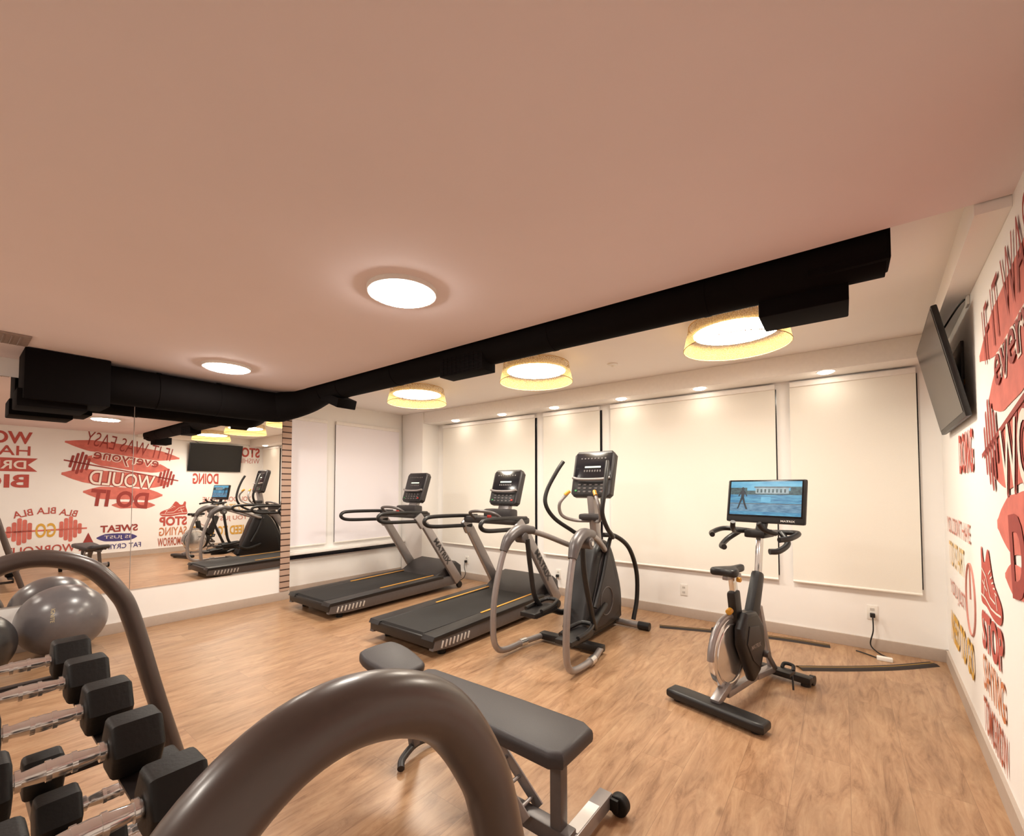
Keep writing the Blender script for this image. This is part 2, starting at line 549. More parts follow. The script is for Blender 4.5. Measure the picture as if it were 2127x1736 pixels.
struct(MB().box((XA+0.06, 3.64, 0.54), (0.12, 1.88, 0.035), 0.004).obj('trim_5', M_trim), 'white window sill')
struct(MB().box((XA+0.05, 3.64, 0.485), (0.02, 1.88, 0.05), 0.004).obj('trim_6', M_dark), 'dark gap under the sill')

# ------------------------------------------------------------------ lights
def disc_light(x, y):
    T = thing('ceiling_light', (x, y, ZC), 0, 'round flat white ceiling light, switched on; rear pair is added fill', 'ceiling light', 'round ceiling lights')
    MB().lathe([(0.165, -0.025), (0.185, -0.025), (0.19, -0.01), (0.19, 0)], 48).obj('trim_ring', M_white, T)
    MB().lathe([(0.168, -0.022), (0.166, -0.031), (0.158, -0.035), (0.10, -0.037), (0.001, -0.037)], 48).obj('diffuser', M_lamp, T)
for p in ((-1.93, 1.52), (-4.40, 1.52), (-1.93, -1.2), (-4.40, -1.2)):  # rear pair, unseen behind the camera, is added to fill the room with light
    disc_light(*p)

def drum(x, y):
    T = thing('drum_lamp', (x, y, ZR), 0, 'gold mesh drum ceiling lamp with glowing white diffuser', 'ceiling lamp', 'drum ceiling lamps')
    MB().lathe([(0.27, 0.0), (0.28, -0.03), (0.282, -0.085), (0.276, -0.092)], 48).obj('canopy', M_trim, T)
    MB().lathe([(0.276, -0.090), (0.20, -0.10), (0.001, -0.105)], 48).obj('diffuser', M_lamp2, T)
    MB().lathe([(0.31, -0.025), (0.345, -0.195)], 64).obj('lamp_shade', M_shade, T)
    b = MB(); 
    b.tube([(0.345*math.cos(a*math.pi/16), 0.345*math.sin(a*math.pi/16), -0.195) for a in range(32)], 0.003, 1, True, n=6)
    b.tube([(0.31*math.cos(a*math.pi/16), 0.31*math.sin(a*math.pi/16), -0.025) for a in range(32)], 0.003, 1, True, n=6)
    for a in (0, 2.09, 4.19):
        b.tube([(0.27*math.cos(a), 0.27*math.sin(a), -0.025), (0.31*math.cos(a), 0.31*math.sin(a), -0.025)], 0.003, 1, n=6)
    b.obj('shade_ring', mat('shade_wire', (190, 150, 80), 0.5), T)
for x in (-0.59, -2.307, -4.02):
    drum(x, 3.40)

for x in (-4.65, -3.75, -2.9, -2.0, -1.15, -0.1):
    T = thing('recessed_spotlight', (x, 4.68, 2.42), 0, 'small recessed spotlight above the blinds', 'spotlight', 'bulkhead spotlights')
    MB().lathe([(0.058, -0.001), (0.068, -0.003), (0.072, 0.0)], 28).obj('trim_ring', M_white, T)
    MB().lathe([(0.057, 0.0), (0.055, -0.008), (0.044, -0.014), (0.022, -0.018), (0.001, -0.019)], 28).obj('diffuser', M_spot, T)

o = MB().lathe([(0.05, 0.002), (0.048, -0.012), (0.02, -0.018), (0.012, -0.03), (0.001, -0.032)], 24).obj('sprinkler_head', M_white, None, loc=(-1.75, 3.9, ZR))
tag(o, 'small white ceiling sprinkler cover', 'sprinkler')
b = MB(); b.box((0, 0, -0.006), (0.34, 0.34, 0.012), 0.003)
for i in range(7): b.box((0, -0.12+i*0.04, -0.014), (0.28, 0.012, 0.008), rot=(0.5, 0, 0))
o = b.obj('air_vent', mat('vent_gray', (150, 132, 124), 0.6), None, loc=(-4.83, 0.19, ZC))
tag(o, 'square gray ceiling air vent grille', 'vent')

# ------------------------------------------------------------------ duct
D = thing('ventilation_duct', (-5.2, 2.5, 2.35), 0, 'matte black ceiling air duct with boxes turning a corner', 'air duct')
def dl(x, y, z): return (x+5.2, y-2.5, z-2.35)
b = MB()
b.tube([dl(0.17, 2.55, 2.475), dl(-4.6, 2.55, 2.475)], 0.118, 1, n=32)
for x in (-0.6, -1.6, -3.3, -4.2): b.tube([dl(x, 2.55, 2.475), dl(x+0.03, 2.55, 2.475)], 0.121, 1, n=32)
b.obj('long_duct_pipe', M_duct, D)
b = MB()
b.tube([dl(-5.2, 0.8, 2.322), dl(-5.2, 2.15, 2.322), dl(-5.12, 2.36, 2.34), dl(-4.9, 2.52, 2.40), dl(-4.55, 2.55, 2.46)], [0.17, 0.17, 0.165, 0.14, 0.118], 5, n=32)
for y in (1.2, 1.7): b.tube([dl(-5.2, y, 2.322), dl(-5.2, y+0.03, 2.322)], 0.174, 1, n=32)
b.obj('short_duct_pipe', M_duct, D)
MB().box(dl(-5.22, 0.60, 2.295), (0.42, 0.50, 0.40), 0.01).obj('duct_box', M_duct, D)
MB().box(dl(-5.25, 0.52, 2.11), (0.36, 0.40, 0.14), 0.01).obj('duct_box', M_duct, D)
MB().box(dl(-0.145, 2.66, 2.345), (0.37, 0.26, 0.14), 0.008).obj('duct_box', M_duct, D)
MB().box(dl(-4.35, 2.58, 2.35), (0.36, 0.22, 0.10), 0.01, rot=(0, 0.35, 0)).obj('duct_box', M_duct, D)
MB().box(dl(0.035, 2.53, 2.49), (0.30, 0.17, 0.20), 0.01).obj('duct_box', M_duct, D)
b = MB(); b.box(dl(-2.38, 2.52, 2.40), (0.46, 0.16, 0.20), 0.006)
gb = b.obj('vent_box', M_duct, D)
b = MB()
for i in range(9): b.box(dl(-2.57+i*0.047, 2.438, 2.40), (0.006, 0.006, 0.18))
for i in range(7): b.box(dl(-2.38, 2.437, 2.32+i*0.027), (0.42, 0.006, 0.005))
b.obj('vent_grille', mat('grille_black', (20, 15, 15), 0.9, spec=0.1), gb)

# ------------------------------------------------------------------ television
wa = math.atan(0.047)
yT = 3.85
TV = thing('television', (wx(yT), yT, 2.1), -wa, 'flat black television on a bracket, tilted down from the wall', 'television')
TM = Matrix.Translation((-0.090, 0, 0)) @ Matrix.Rotation(math.radians(-11), 4, 'Y')
b = MB(); b.box((0, 0, 0), (0.028, 1.10, 0.645), 0.008, M=TM)
b.box((0.02, 0, -0.02), (0.02, 0.8, 0.4), 0.008, M=TM)
body = b.obj('tv_housing', M_black, TV)
MB().box((-0.0155, 0, 0.006), (0.002, 1.07, 0.60), M=TM).obj('tv_screen', mat('tv_glass', (12, 10, 11), 0.22, noise=0.05), TV)
b = MB(); b.box((-0.008, 0, 0), (0.014, 0.4, 0.35), 0.003)
b.tube([(-0.01, 0, 0.05), (-0.09, 0, 0.02)], 0.025, 1); b.box((-0.055, 0, 0.05), (0.02, 0.25, 0.2), 0.004)
b.obj('wall_bracket', M_char, TV)
MB().tube([(-0.09, -0.2, 0.25), (-0.04, -0.35, 0.33), (-0.012, -0.4, 0.36)], 0.005, 5, n=8).obj('power_cable', M_black, TV)
MB().box((-0.006, -0.42, 0.37), (0.01, 0.08, 0.12), 0.003).obj('socket_plate', M_white, TV)

# ------------------------------------------------------------------ wall decals
def decal(y0, label):
    T = thing('wall_decal', (wx(y0), y0, 0), 0, label, 'wall graphic', rot=(math.pi/2, 0, -math.pi/2-wa))
    T['y0'] = y0
    return T
def DM(T, y, z, ang=0, off=0.004):
    return Matrix.Translation((T['y0']-y, z, off)) @ Matrix.Rotation(math.radians(ang), 4, 'Z')
def dtext(T, s, y, z, w, h, m, ang=0, thick=0.03, off=0.006):
    return text('lettering', s, w, h, DM(T, y, z, ang, off), m, T, thick)
def stroke(T, y, z, L, H, m, ang=0, off=0.002, name='brush_stroke'):
    pts = []
    n = 40
    def env(t):
        return min(1, math.sin(math.pi*min(max(t, 0.012), 0.988))*1.7)**0.7
    for i in range(n):
        t = i/(n-1); pts.append((-L/2+L*t, H/2*env(t)*(1+0.05*math.sin(9*t+z*7)+random.uniform(-0.015, 0.015))))
    for i in range(n):
        t = 1-i/(n-1); pts.append((-L/2+L*t, -H/2*env(t)*(1+0.05*math.sin(11*t+z*5)+random.uniform(-0.015, 0.015))))
    b = MB(); b.face([(p[0], p[1], 0) for p in pts], M=DM(T, y, z, ang, off))
    return b.obj(name, m, T)
def rr(w, h, cx=0, cy=0, k=5):
    r = min(w, h)*0.45; out = []
    for (sx, sy, a0) in ((1, 1, 0), (-1, 1, 90), (-1, -1, 180), (1, -1, 270)):
        for i in range(k):
            a = math.radians(a0+90*i/(k-1))
            out.append((cx+sx*(w/2-r)+r*math.cos(a)*1, cy+sy*(h/2-r)+r*math.sin(a)*1, 0))
    return out

T = decal(2.3, 'coral brush stroke slogan about everyone doing it, with a barbell drawing')
stroke(T, 2.26, 2.16, 1.82, 0.22, M_coral, 7, 0.0020)
stroke(T, 2.30, 1.89, 1.36, 0.24, M_coral, 8, 0.0024)
stroke(T, 2.15, 1.58, 1.66, 0.28, M_coral, 6, 0.0028)
stroke(T, 2.25, 1.28, 1.25, 0.24, M_coral, 4, 0.0032)
stroke(T, 2.40, 1.04, 0.70, 0.13, M_coral, 2, 0.0036)
dtext(T, 'IF IT WAS EASY', 2.33, 2.25, 1.40, 0.28, M_dred, 11, -0.008)
dtext(T, 'everyone', 2.27, 1.94, 1.08, 0.22, M_cream, 8, 0.055, 0.005)
dtext(T, 'everyone', 2.27, 1.94, 1.04, 0.20, M_dred, 8, 0.005, 0.008)
dtext(T, 'WOULD', 2.22, 1.56, 1.06, 0.31, M_dred, 6, 0.06, 0.005)
dtext(T, 'WOULD', 2.22, 1.56, 1.02, 0.28, M_cream, 6, 0.01, 0.008)
dtext(T, 'DO IT', 2.18, 1.17, 0.90, 0.34, M_dred, 6, 0.035)
b = MB(); Mb = DM(T, 2.25, 1.74, 11.5, 0.007)
b.face([(-0.92, -0.012, 0), (0.92, -0.012, 0), (0.92, 0.012, 0), (-0.92, 0.012, 0)], M=Mb)
for s in (-1, 1):
    for i, hh in enumerate((0.24, 0.36, 0.44, 0.36, 0.24)):
        b.face(rr(0.040, hh, s*(0.58+0.058*i), 0), M=Mb)
b.obj('barbell_drawing', M_dred, T)

T = decal(0.5, 'work hard dream big slogan in red letters')
dtext(T, 'WORK', 0.52, 2.29, 0.85, 0.22, M_mred, 0, 0.03)
dtext(T, 'HARD', 0.55, 2.06, 0.75, 0.17, M_mred, 0, 0.01)
b = MB(); b.face([(-0.5, -0.12, 0), (-0.38, 0, 0), (-0.5, 0.12, 0), (0.5, 0.12, 0), (0.38, 0, 0), (0.5, -0.12, 0)], M=DM(T, 0.52, 1.81, 0, 0.003)); b.obj('banner', M_mred, T)
dtext(T, 'DREAM', 0.52, 1.81, 0.72, 0.15, M_cream, 0, 0.02)
dtext(T, 'BIG', 0.62, 1.52, 0.6, 0.24, M_mred, 0, 0.03)

T = decal(1.15, 'workout slogan with a pink dumbbell drawing and yellow letters')
for i, (yy, zz, aa) in enumerate(((1.44, 0.93, 12), (1.15, 0.98, 0), (0.86, 0.94, -12))):
    dtext(T, 'BLA', yy, zz, 0.24, 0.12, M_mred, aa, 0.01)
b = MB(); Mb = DM(T, 1.15, 0.62, 0, 0.004)
for s in (-1, 1):
    for i, hh in enumerate((0.30, 0.42, 0.48, 0.34, 0.2)):
        b.face(rr(0.055, hh, s*(0.2+0.062*i), 0), M=Mb)
b.face([(-0.55, -0.015, 0), (0.55, -0.015, 0), (0.55, 0.015, 0), (-0.55, 0.015, 0)], M=Mb)
b.obj('dumbbell_drawing', M_coral, T)
dtext(T, 'GO', 1.15, 0.62, 0.26, 0.26, M_gold, 0, 0.02)
dtext(T, 'WORKOUT', 1.1, 0.27, 0.9, 0.15, M_mred, 0, 0.01)

T = decal(2.2, 'sweat is just fat crying slogan in dark red and violet')
dtext(T, 'SWEAT', 2.18, 0.58, 0.58, 0.14, M_dred, 0, 0.03)
stroke(T, 2.15, 0.40, 0.62, 0.15, M_navy, 2)
dtext(T, 'IS JUST', 2.15, 0.40, 0.4, 0.08, M_cream, 2, 0.0)
dtext(T, 'FAT CRYING', 2.2, 0.22, 0.66, 0.10, M_navy, 0, 0.01)
b = MB(); b.face([(-0.13, -0.17, 0), (0.13, -0.17, 0), (0, 0.17, 0)], M=DM(T, 1.72, 0.36, 0, 0.004)); b.obj('triangle_drawing', M_dred, T)

T = decal(3.08, 'stop saying tomorrow slogan below a running shoe drawing')
SMx = DM(T, 3.08, 0.93, -4, 0.004)
shoe = [(-0.235, -0.14), (-0.1, -0.135), (0.05, -0.15), (0.2, -0.135), (0.25, -0.09), (0.235, -0.04), (0.16, -0.005), (0.07, 0.03), (0.01, 0.10), (-0.04, 0.165), (-0.085, 0.14), (-0.12, 0.09), (-0.17, 0.085), (-0.205, 0.15), (-0.235, 0.13), (-0.225, 0.04), (-0.245, -0.06)]
b = MB(); sp = smooth_pts([(p[0], p[1], 0) for p in shoe], 3, True); b.face([tuple(p) for p in sp], M=SMx); b.obj('shoe_drawing', M_mred, T)
b = MB()
SM2 = DM(T, 3.08, 0.93, -4, 0.006)
def wline(p, q_, w_=0.005):
    p = Vector((p[0], p[1], 0)); q_ = Vector((q_[0], q_[1], 0)); d_ = (q_-p).normalized(); n_ = Vector((-d_.y, d_.x, 0))*w_
    b.face([p-n_, q_-n_, q_+n_, p+n_], M=SM2)
sole = [(-0.24, -0.10), (-0.12, -0.095), (0.02, -0.11), (0.14, -0.10), (0.24, -0.085)]
for i in range(4): wline(sole[i], sole[i+1])
for i in range(5): wline((-0.03+i*0.035, 0.045-i*0.014), (0.02+i*0.033, 0.075-i*0.022), 0.004)
for (p, q_) in (((-0.2, 0.04), (-0.1, 0.02)), ((-0.1, 0.02), (0.0, -0.06)), ((0.0, -0.06), (0.12, -0.06)), ((-0.19, -0.02), (-0.08, -0.05)), ((0.12, -0.02), (0.16, -0.08)), ((-0.16, -0.10), (-0.13, 0.0))):
    wline(p, q_, 0.0045)
b.obj('shoe_detail_drawing', M_cream, T)
dtext(T, 'STOP', 3.08, 0.67, 0.50, 0.20, M_mred, 0, 0.04)
dtext(T, 'SAYING', 3.08, 0.45, 0.50, 0.18, M_ornl, 0, 0.01)
dtext(T, 'TOMORROW', 3.08, 0.225, 0.54, 0.18, M_brown, 0, 0.015)

T = decal(4.1, 'you just need to go slogan with a pale circle drawing')
dtext(T, "YOU DON'T HAVE", 4.15, 1.13, 1.05, 0.12, M_pink, 0, 0.01)
dtext(T, 'TO START', 4.25, 0.92, 0.70, 0.18, M_lgold, 0, 0.01)
dtext(T, 'YOU JUST', 4.25, 0.66, 0.70, 0.13, M_pink, 0, 0.01)
dtext(T, 'NEED TO GO', 4.12, 0.38, 0.98, 0.22, M_gold, 0, 0.03)
b = MB()
b.tube([(0.16*math.cos(a*math.pi/14), 0.21*math.sin(a*math.pi/14), 0) for a in range(28)], 0.006, 1, True, n=6, M=DM(T, 3.70, 0.74, 0, 0.002))
b.tube([(0, 0, 0), (0, 0.21, 0)], 0.005, 1, n=6, M=DM(T, 3.70, 0.74, 0, 0.002))
b.obj('circle_drawing', M_pink, T)

T = decal(4.3, 'stop wishing start doing slogan in red letters around the television')
dtext(T, 'STOP', 4.58, 2.28, 0.56, 0.24, M_mred, 0, 0.03)
dtext(T, 'WISHING', 4.55, 2.07, 0.62, 0.12, M_mred, 0, -0.01)
dtext(T, 'START', 3.9, 1.95, 0.6, 0.18, M_gold, 0, 0.02)
dtext(T, 'DOING', 3.68, 1.61, 0.52, 0.25, M_mred, 0, 0.03)

# ------------------------------------------------------------------ console builder
def console(P, c, w, h, tilt):
    C = Matrix.Translation(c) @ Matrix.Rotation(math.radians(-tilt), 4, 'X')
    pr = [(-w/2, -h/2+0.03), (-w/2+0.03, -h/2), (w/2-0.03, -h/2), (w/2, -h/2+0.03), (w/2+0.004, h/2-0.04), (w/2-0.03, h/2), (-w/2+0.03, h/2), (-w/2-0.004, h/2-0.04)]
    b = MB(); b.prism(pr, 'y', -0.03, 0.05, 0.012, M=C)
    body = b.obj('console', M_char, P)
    MB().box((0, -0.032, h*0.16), (w*0.9, 0.006, h*0.58), 0.002, M=C).obj('display_panel', M_panel, body)
    b = MB(); b.box((0, -0.037, h*0.14), (w*0.40, 0.003, 0.016), M=C)
    b.obj('led_display', M_led, body, 'pale lit readout')
    b = MB()
    for i in range(7): b.box((-w*0.2+i*w*0.066, -0.037, h*0.055), (w*0.035, 0.003, 0.02), M=C)
    for i in range(8): b.box((-w*0.3+i*w*0.085, -0.037, h*0.33), (w*0.04, 0.003, 0.012), M=C)
    b.obj('readout_labels', M_silver_d, body)
    b = MB(); b.tube([(-w*0.47, -0.05, -h*0.10), (-w*0.25, -0.062, -h*0.145), (w*0.25, -0.062, -h*0.145), (w*0.47, -0.05, -h*0.10)], 0.014, 5, M=C, n=10)
    b.obj('reading_ledge', M_silver, body)
    MB().box((0, -0.034, -h*0.32), (w*0.84, 0.008, h*0.28), 0.003, M=C).obj('keypad', M_black, body)
    b = MB()
    for i in range(3):
        for j in range(5):
            b.box((-w*0.28+j*w*0.14, -0.040, -h*0.40+i*h*0.075), (w*0.07, 0.005, h*0.035), 0.001, M=C, seg=1)
    b.obj('keypad_buttons', M_silver_d, body)
    MB().box((w*0.34, -0.042, -h*0.38), (0.028, 0.006, 0.020), 0.002, M=C).obj('stop_button', M_red, body, 'red stop button')
    MB().box((-w*0.36, -0.042, -h*0.38), (0.022, 0.006, 0.018), 0.002, M=C).obj('start_button', M_green, body, 'green start button')
    return body

# ------------------------------------------------------------------ treadmill
def treadmill(loc):
    T = thing('treadmill', loc, 0, 'gray and black treadmill with orange deck stripes facing the window blinds', 'treadmill', 'treadmills')
    for s in (-1, 1):
        b = MB()
        b.prism([(-1.02, 0.07), (-1.0, 0.15), (-0.94, 0.165), (0.80, 0.185), (0.95, 0.14), (0.95, 0.07), (0.4, 0.055), (-0.8, 0.045)], 'x', s*0.405-0.028, s*0.405+0.028, 0.006)
        fr = b.obj('side_frame', M_silver_d, T)
        b = MB(); b.prism([(-1.03, 0.15), (-1.01, 0.185), (0.62, 0.215), (0.62, 0.175), (-1.0, 0.145)], 'x', min(s*0.29, s*0.438), max(s*0.29, s*0.438), 0.006)
        b.obj('foot_rail', M_black, T)
        b = MB(); b.prism([(-0.30, 0.1995), (0.60, 0.216), (0.60, 0.219), (-0.30, 0.2035)], 'x', min(s*0.30, s*0.322), max(s*0.30, s*0.322))
        b.obj('deck_stripe', M_orange, T, 'orange edge stripe')
        b = MB()
        for i in range(8):
            y = -0.93+i*0.045
            b.beam((s*0.436, y, 0.075), (s*0.436, y+0.018, 0.132), 0.006, 0.016, 0.001)
        b.obj('side_louver', M_ivory, fr)
        b = MB(); b.cyl((s*0.36, -0.86, 0.0), (s*0.36, -0.86, 0.06), 0.035); b.obj('foot', M_rub, T)
        b = MB(); b.cyl((s*0.40, 0.93, 0.045), (s*0.44, 0.93, 0.045), 0.045, bev=0.008); b.obj('wheel', M_black, T)
        b = MB()
        b.beam((s*0.435, 0.90, 0.10), (s*0.40, 0.30, 0.93), 0.055, 0.135, 0.02, up=(1, 0, 0), w2=0.11)
        b.beam((s*0.40, 0.30, 0.90), (s*0.38, 0.20, 1.04), 0.055, 0.13, 0.02, up=(1, 0, 0))
        up = b.obj('upright', M_silver, T)
        if s > 0:
            d = Vector((0.035, 0.60, -0.83)).normalized()
            nz = Vector((1, 0, 0)); nz = (nz-d*nz.dot(d)).normalized()
            M = frame_mat(Vector((0.4185, 0.58, 0.545))+nz*0.031, d, nz)
            text('lettering', 'MATRIX', 0.42, 0.075, M, M_prtext, up, 0.02)
        b = MB()
        b.tube([(s*0.36, 0.38, 1.07), (s*0.375, 0.1, 1.085), (s*0.39, -0.28, 1.09), (s*0.392, -0.385, 1.07), (s*0.392, -0.39, 1.02), (s*0.39, -0.28, 0.985), (s*0.385, 0.1, 0.97), (s*0.375, 0.3, 0.96)], 0.021, 6)
        b.obj('handrail', M_black, T)
    b = MB(); b.prism([(-0.99, 0.12), (-1.01, 0.155), (-0.99, 0.188), (0.55, 0.206), (0.55, 0.17), (-0.98, 0.10)], 'x', -0.285, 0.285, 0.004)
    b.obj('running_belt', M_belt, T)
    b = MB(); b.box((0, -0.985, 0.125), (0.86, 0.07, 0.09), 0.02); b.box((0, 0, 0.09), (0.74, 1.9, 0.06), 0.01)
    b.obj('deck_base', M_black, T)
    b = MB(); b.prism([(0.50, 0.19), (0.60, 0.25), (0.78, 0.34), (0.92, 0.365), (1.02, 0.30), (1.04, 0.12), (1.0, 0.06), (0.5, 0.06)], 'x', -0.375, 0.375, 0.025)
    b.obj('motor_hood', M_char, T)
    b = MB(); b.box((0, 0.30, 1.04), (0.76, 0.26, 0.075), 0.03); b.box((0, 0.38, 1.10), (0.40, 0.14, 0.12), 0.03)
    tray = b.obj('console_tray', M_char, T)
    for s in (-1, 1):
        MB().cyl((s*0.24, 0.24, 1.065), (s*0.24, 0.24, 1.081), 0.048).obj('cup_holder', M_black, tray)
    b = MB(); b.tube([(-0.2, 0.17, 1.06), (-0.17, 0.06, 1.13), (0, 0.03, 1.15), (0.17, 0.06, 1.13), (0.2, 0.17, 1.06)], 0.017, 5)
    b.obj('sensor_grip', M_silver_d, T)
    MB().box((0.0, 0.185, 1.085), (0.05, 0.02, 0.03), 0.005).obj('stop_key', M_red, T, 'red emergency stop key')
    MB().beam((0, 0.42, 1.05), (0, 0.52, 1.30), 0.16, 0.06, 0.012).obj('console_neck', M_silver, T)
    console(T, (0, 0.50, 1.40), 0.40, 0.42, 18)
    return T
T1 = treadmill((-3.10, 3.46, 0))
T2 = clone(T1, (-4.74, 3.50, 0))

# ------------------------------------------------------------------ elliptical
E = thing('elliptical_trainer', (-1.93, 3.50, 0), 0, 'silver and black elliptical trainer with arched side tubes and console', 'elliptical trainer')
for s in (-1, 1):
    o_ = 0.0 if s < 0 else -0.02
    b = MB()
    b.tube([(s*0.28, -0.10, 0.05), (s*0.33, -0.35, 0.045), (s*0.345+o_, -0.60, 0.045), (s*0.347+o_, -0.72, 0.09), (s*0.35+o_, -0.765, 0.22), (s*0.35+o_, -0.75, 0.50), (s*0.34+o_, -0.67, 0.80), (s*0.33+o_, -0.57, 0.97), (s*0.315, -0.42, 1.03), (s*0.265, -0.15, 0.97), (s*0.17, 0.2, 0.84), (s*0.08, 0.38, 0.80)], 0.0255, 6, n=18)
    b.obj('side_frame_tube', M_silver, E)
    b = MB()
    b.tube([(s*0.338+o_, -0.65, 0.87), (s*0.33+o_, -0.585, 0.97), (s*0.32+o_, -0.45, 1.033), (s*0.295, -0.28, 1.02)], [0.034, 0.048, 0.050, 0.036], 6, n=18)
    b.cyl((s*0.27, -0.42, 0.965), (s*0.365, -0.42, 0.965), 0.046, bev=0.008)
    cap = b.obj('pivot_cover', M_silver_d, E)
    MB().cyl((s*0.366, -0.42, 0.965), (s*0.372, -0.42, 0.965), 0.018).obj('bolt', M_chrome, cap)
    b = MB(); b.cyl((s*0.337, -0.42, 0.047), (s*0.33, -0.34, 0.045), 0.033); b.obj('tube_collar', M_chrome, E)
    dz = 0.0 if s < 0 else -0.10
    b = MB()
    b.tube([(s*0.27, -0.40, 0.95), (s*0.265, -0.36, 0.70), (s*0.25, -0.25+0.05*s, 0.42+dz), (s*0.235, -0.12, 0.27+dz*0.6)], 0.022, 5)
    b.obj('suspension_link', M_black, E)
    py, pz = (-0.32, 0.34) if s < 0 else (-0.38, 0.21)
    b = MB()
    b.tube([(s*0.20, py-0.05, pz-0.045), (s*0.20, py+0.2, pz-0.05), (s*0.17, 0.05, 0.24), (s*0.13, 0.30, 0.30)], 0.028, 5)
    b.obj('pedal_arm', M_black, E)
    b = MB()
    b.prism([(-0.075, -0.19), (0.075, -0.19), (0.085, 0.0), (0.07, 0.17), (0.04, 0.2), (-0.04, 0.2), (-0.07, 0.17), (-0.085, 0.0)], 'z', -0.028, 0.014, 0.007, M=Matrix.Translation((s*0.19, py, pz)))
    b.tube([(s*0.19-0.08, py-0.1, pz+0.018), (s*0.19-0.085, py+0.05, pz+0.03), (s*0.19-0.06, py+0.18, pz+0.045), (s*0.19, py+0.205, pz+0.05), (s*0.19+0.06, py+0.18, pz+0.045), (s*0.19+0.085, py+0.05, pz+0.03), (s*0.19+0.08, py-0.1, pz+0.018)], 0.018, 4, n=10)
    b.obj('foot_pedal', M_black, E)
MB().tube([(-0.27, 0.22, 1.66), (-0.31, 0.16, 1.56), (-0.37, 0.08, 1.38), (-0.37, 0.05, 1.24), (-0.31, 0.12, 1.10), (-0.19, 0.27, 0.97), (-0.14, 0.34, 0.90), (-0.14, 0.25, 0.60), (-0.15, 0.12, 0.36)], 0.020, 6).obj('moving_handlebar', M_black, E)
MB().tube([(0.24, 0.14, 1.64), (0.255, 0.08, 1.52), (0.26, 0.02, 1.34), (0.25, 0.0, 1.18), (0.26, 0.08, 1.04), (0.24, 0.24, 0.95), (0.16, 0.34, 0.90), (0.15, 0.22, 0.60), (0.15, 0.05, 0.33)], 0.020, 6).obj('moving_handlebar', M_black, E)
for s in (-1, 1):
    MB().tube([(s*0.10, 0.34, 0.95), (s*0.17, 0.46, 0.93), (s*0.22, 0.66, 0.80), (s*0.24, 0.80, 0.55), (s*0.235, 0.82, 0.28), (s*0.22, 0.76, 0.07)], 0.022, 6).obj('front_frame_tube', M_black, E)
    b = MB(); b.tube([(s*0.03, 0.30, 1.08), (s*0.13, 0.18, 1.09), (s*0.20, 0.07, 1.14), (s*0.20, 0.03, 1.25), (s*0.14, 0.08, 1.35)], 0.016, 6); b.obj('fixed_grip', M_silver, E)
    b = MB(); b.tube([(s*0.160, 0.060, 1.33), (s*0.14, 0.08, 1.355), (s*0.13, 0.095, 1.368)], 0.018, 4); b.obj('pulse_sensor', M_yellow, E, 'yellow grip end')
b = MB()
b.prism([(-0.05, 0.09), (-0.04, 0.28), (0.05, 0.50), (0.13, 0.72), (0.22, 0.87), (0.38, 0.90), (0.50, 0.82), (0.62, 0.62), (0.72, 0.38), (0.73, 0.16), (0.66, 0.07)], 'x', -0.12, 0.12, 0.05, k=3)
sh = b.obj('drive_shroud', M_black, E)
b = MB(); b.prism([(0.02, 0.16), (0.05, 0.34), (0.14, 0.52), (0.22, 0.72), (0.32, 0.80), (0.42, 0.74), (0.52, 0.56), (0.62, 0.36), (0.62, 0.18), (0.3, 0.12)], 'x', 0.116, 0.128, 0.004, k=2); b.obj('shroud_panel', M_char, sh)
b = MB(); b.tube([(0.130, 0.34+0.13*math.cos(a), 0.33+0.13*math.sin(a)) for a in [i*math.pi/12 for i in range(24)]], 0.005, 1, True, n=6); b.obj('hub_ring', M_silver_d, sh)
b = MB(); b.box((0, 0.30, 0.055), (0.13, 0.85, 0.07), 0.015); b.box((0, -0.12, 0.05), (0.62, 0.09, 0.06), 0.015)
b.obj('base_beam', M_black, E)
MB().tube([(-0.30, 0.72, 0.04), (0.30, 0.72, 0.04)], 0.032, 1).obj('front_stabilizer', M_silver, E)
for s in (-1, 1):
    MB().tube([(s*0.29, 0.72, 0.04), (s*0.40, 0.72, 0.04)], 0.039, 1).obj('end_cap', M_black, E)
MB().beam((0, 0.40, 0.82), (0, 0.30, 1.34), 0.075, 0.10, 0.02).obj('console_column', M_silver, E)
b = MB(); b.box((0, 0.28, 1.12), (0.22, 0.12, 0.06), 0.025); b.obj('accessory_tray', M_char, E)
console(E, (0, 0.34, 1.53), 0.42, 0.46, 15)

# ------------------------------------------------------------------ indoor bike
K = thing('exercise_bike', (-0.555, 3.33, 0), math.radians(-14), 'black and silver indoor cycle with a lit video screen', 'exercise bike')
b = MB(); b.prism([(-0.30, -0.05), (-0.24, -0.06), (0.24, -0.06), (0.30, -0.05), (0.30, 0.05), (0.22, 0.065), (-0.22, 0.065), (-0.30, 0.05)], 'z', 0.015, 0.075, 0.02, M=Matrix.Translation((0, -0.42, 0)))
for s in (-1, 1): b.cyl((s*0.24, -0.42, 0), (s*0.24, -0.42, 0.03), 0.03)
b.obj('rear_stabilizer', M_black, K)
b = MB(); b.box((0, 0.47, 0.045), (0.50, 0.075, 0.05), 0.015)
for s in (-1, 1): b.cyl((s*0.21, 0.47, 0), (s*0.21, 0.47, 0.03), 0.03); b.cyl((s*0.22, 0.52, 0.035), (s*0.25, 0.52, 0.035), 0.034)
b.obj('front_stabilizer', M_black, K)
b = MB(); b.beam((0, -0.42, 0.07), (0, -0.26, 0.14), 0.06, 0.05, 0.012); b.beam((0, -0.28, 0.085), (0, 0.15, 0.085), 0.05, 0.045, 0.012); b.beam((0, 0.15, 0.085), (0, 0.47, 0.06), 0.06, 0.045, 0.012)
b.beam((0.0, 0.25, 0.55), (0, 0.42, 0.09), 0.03, 0.045, 0.01)
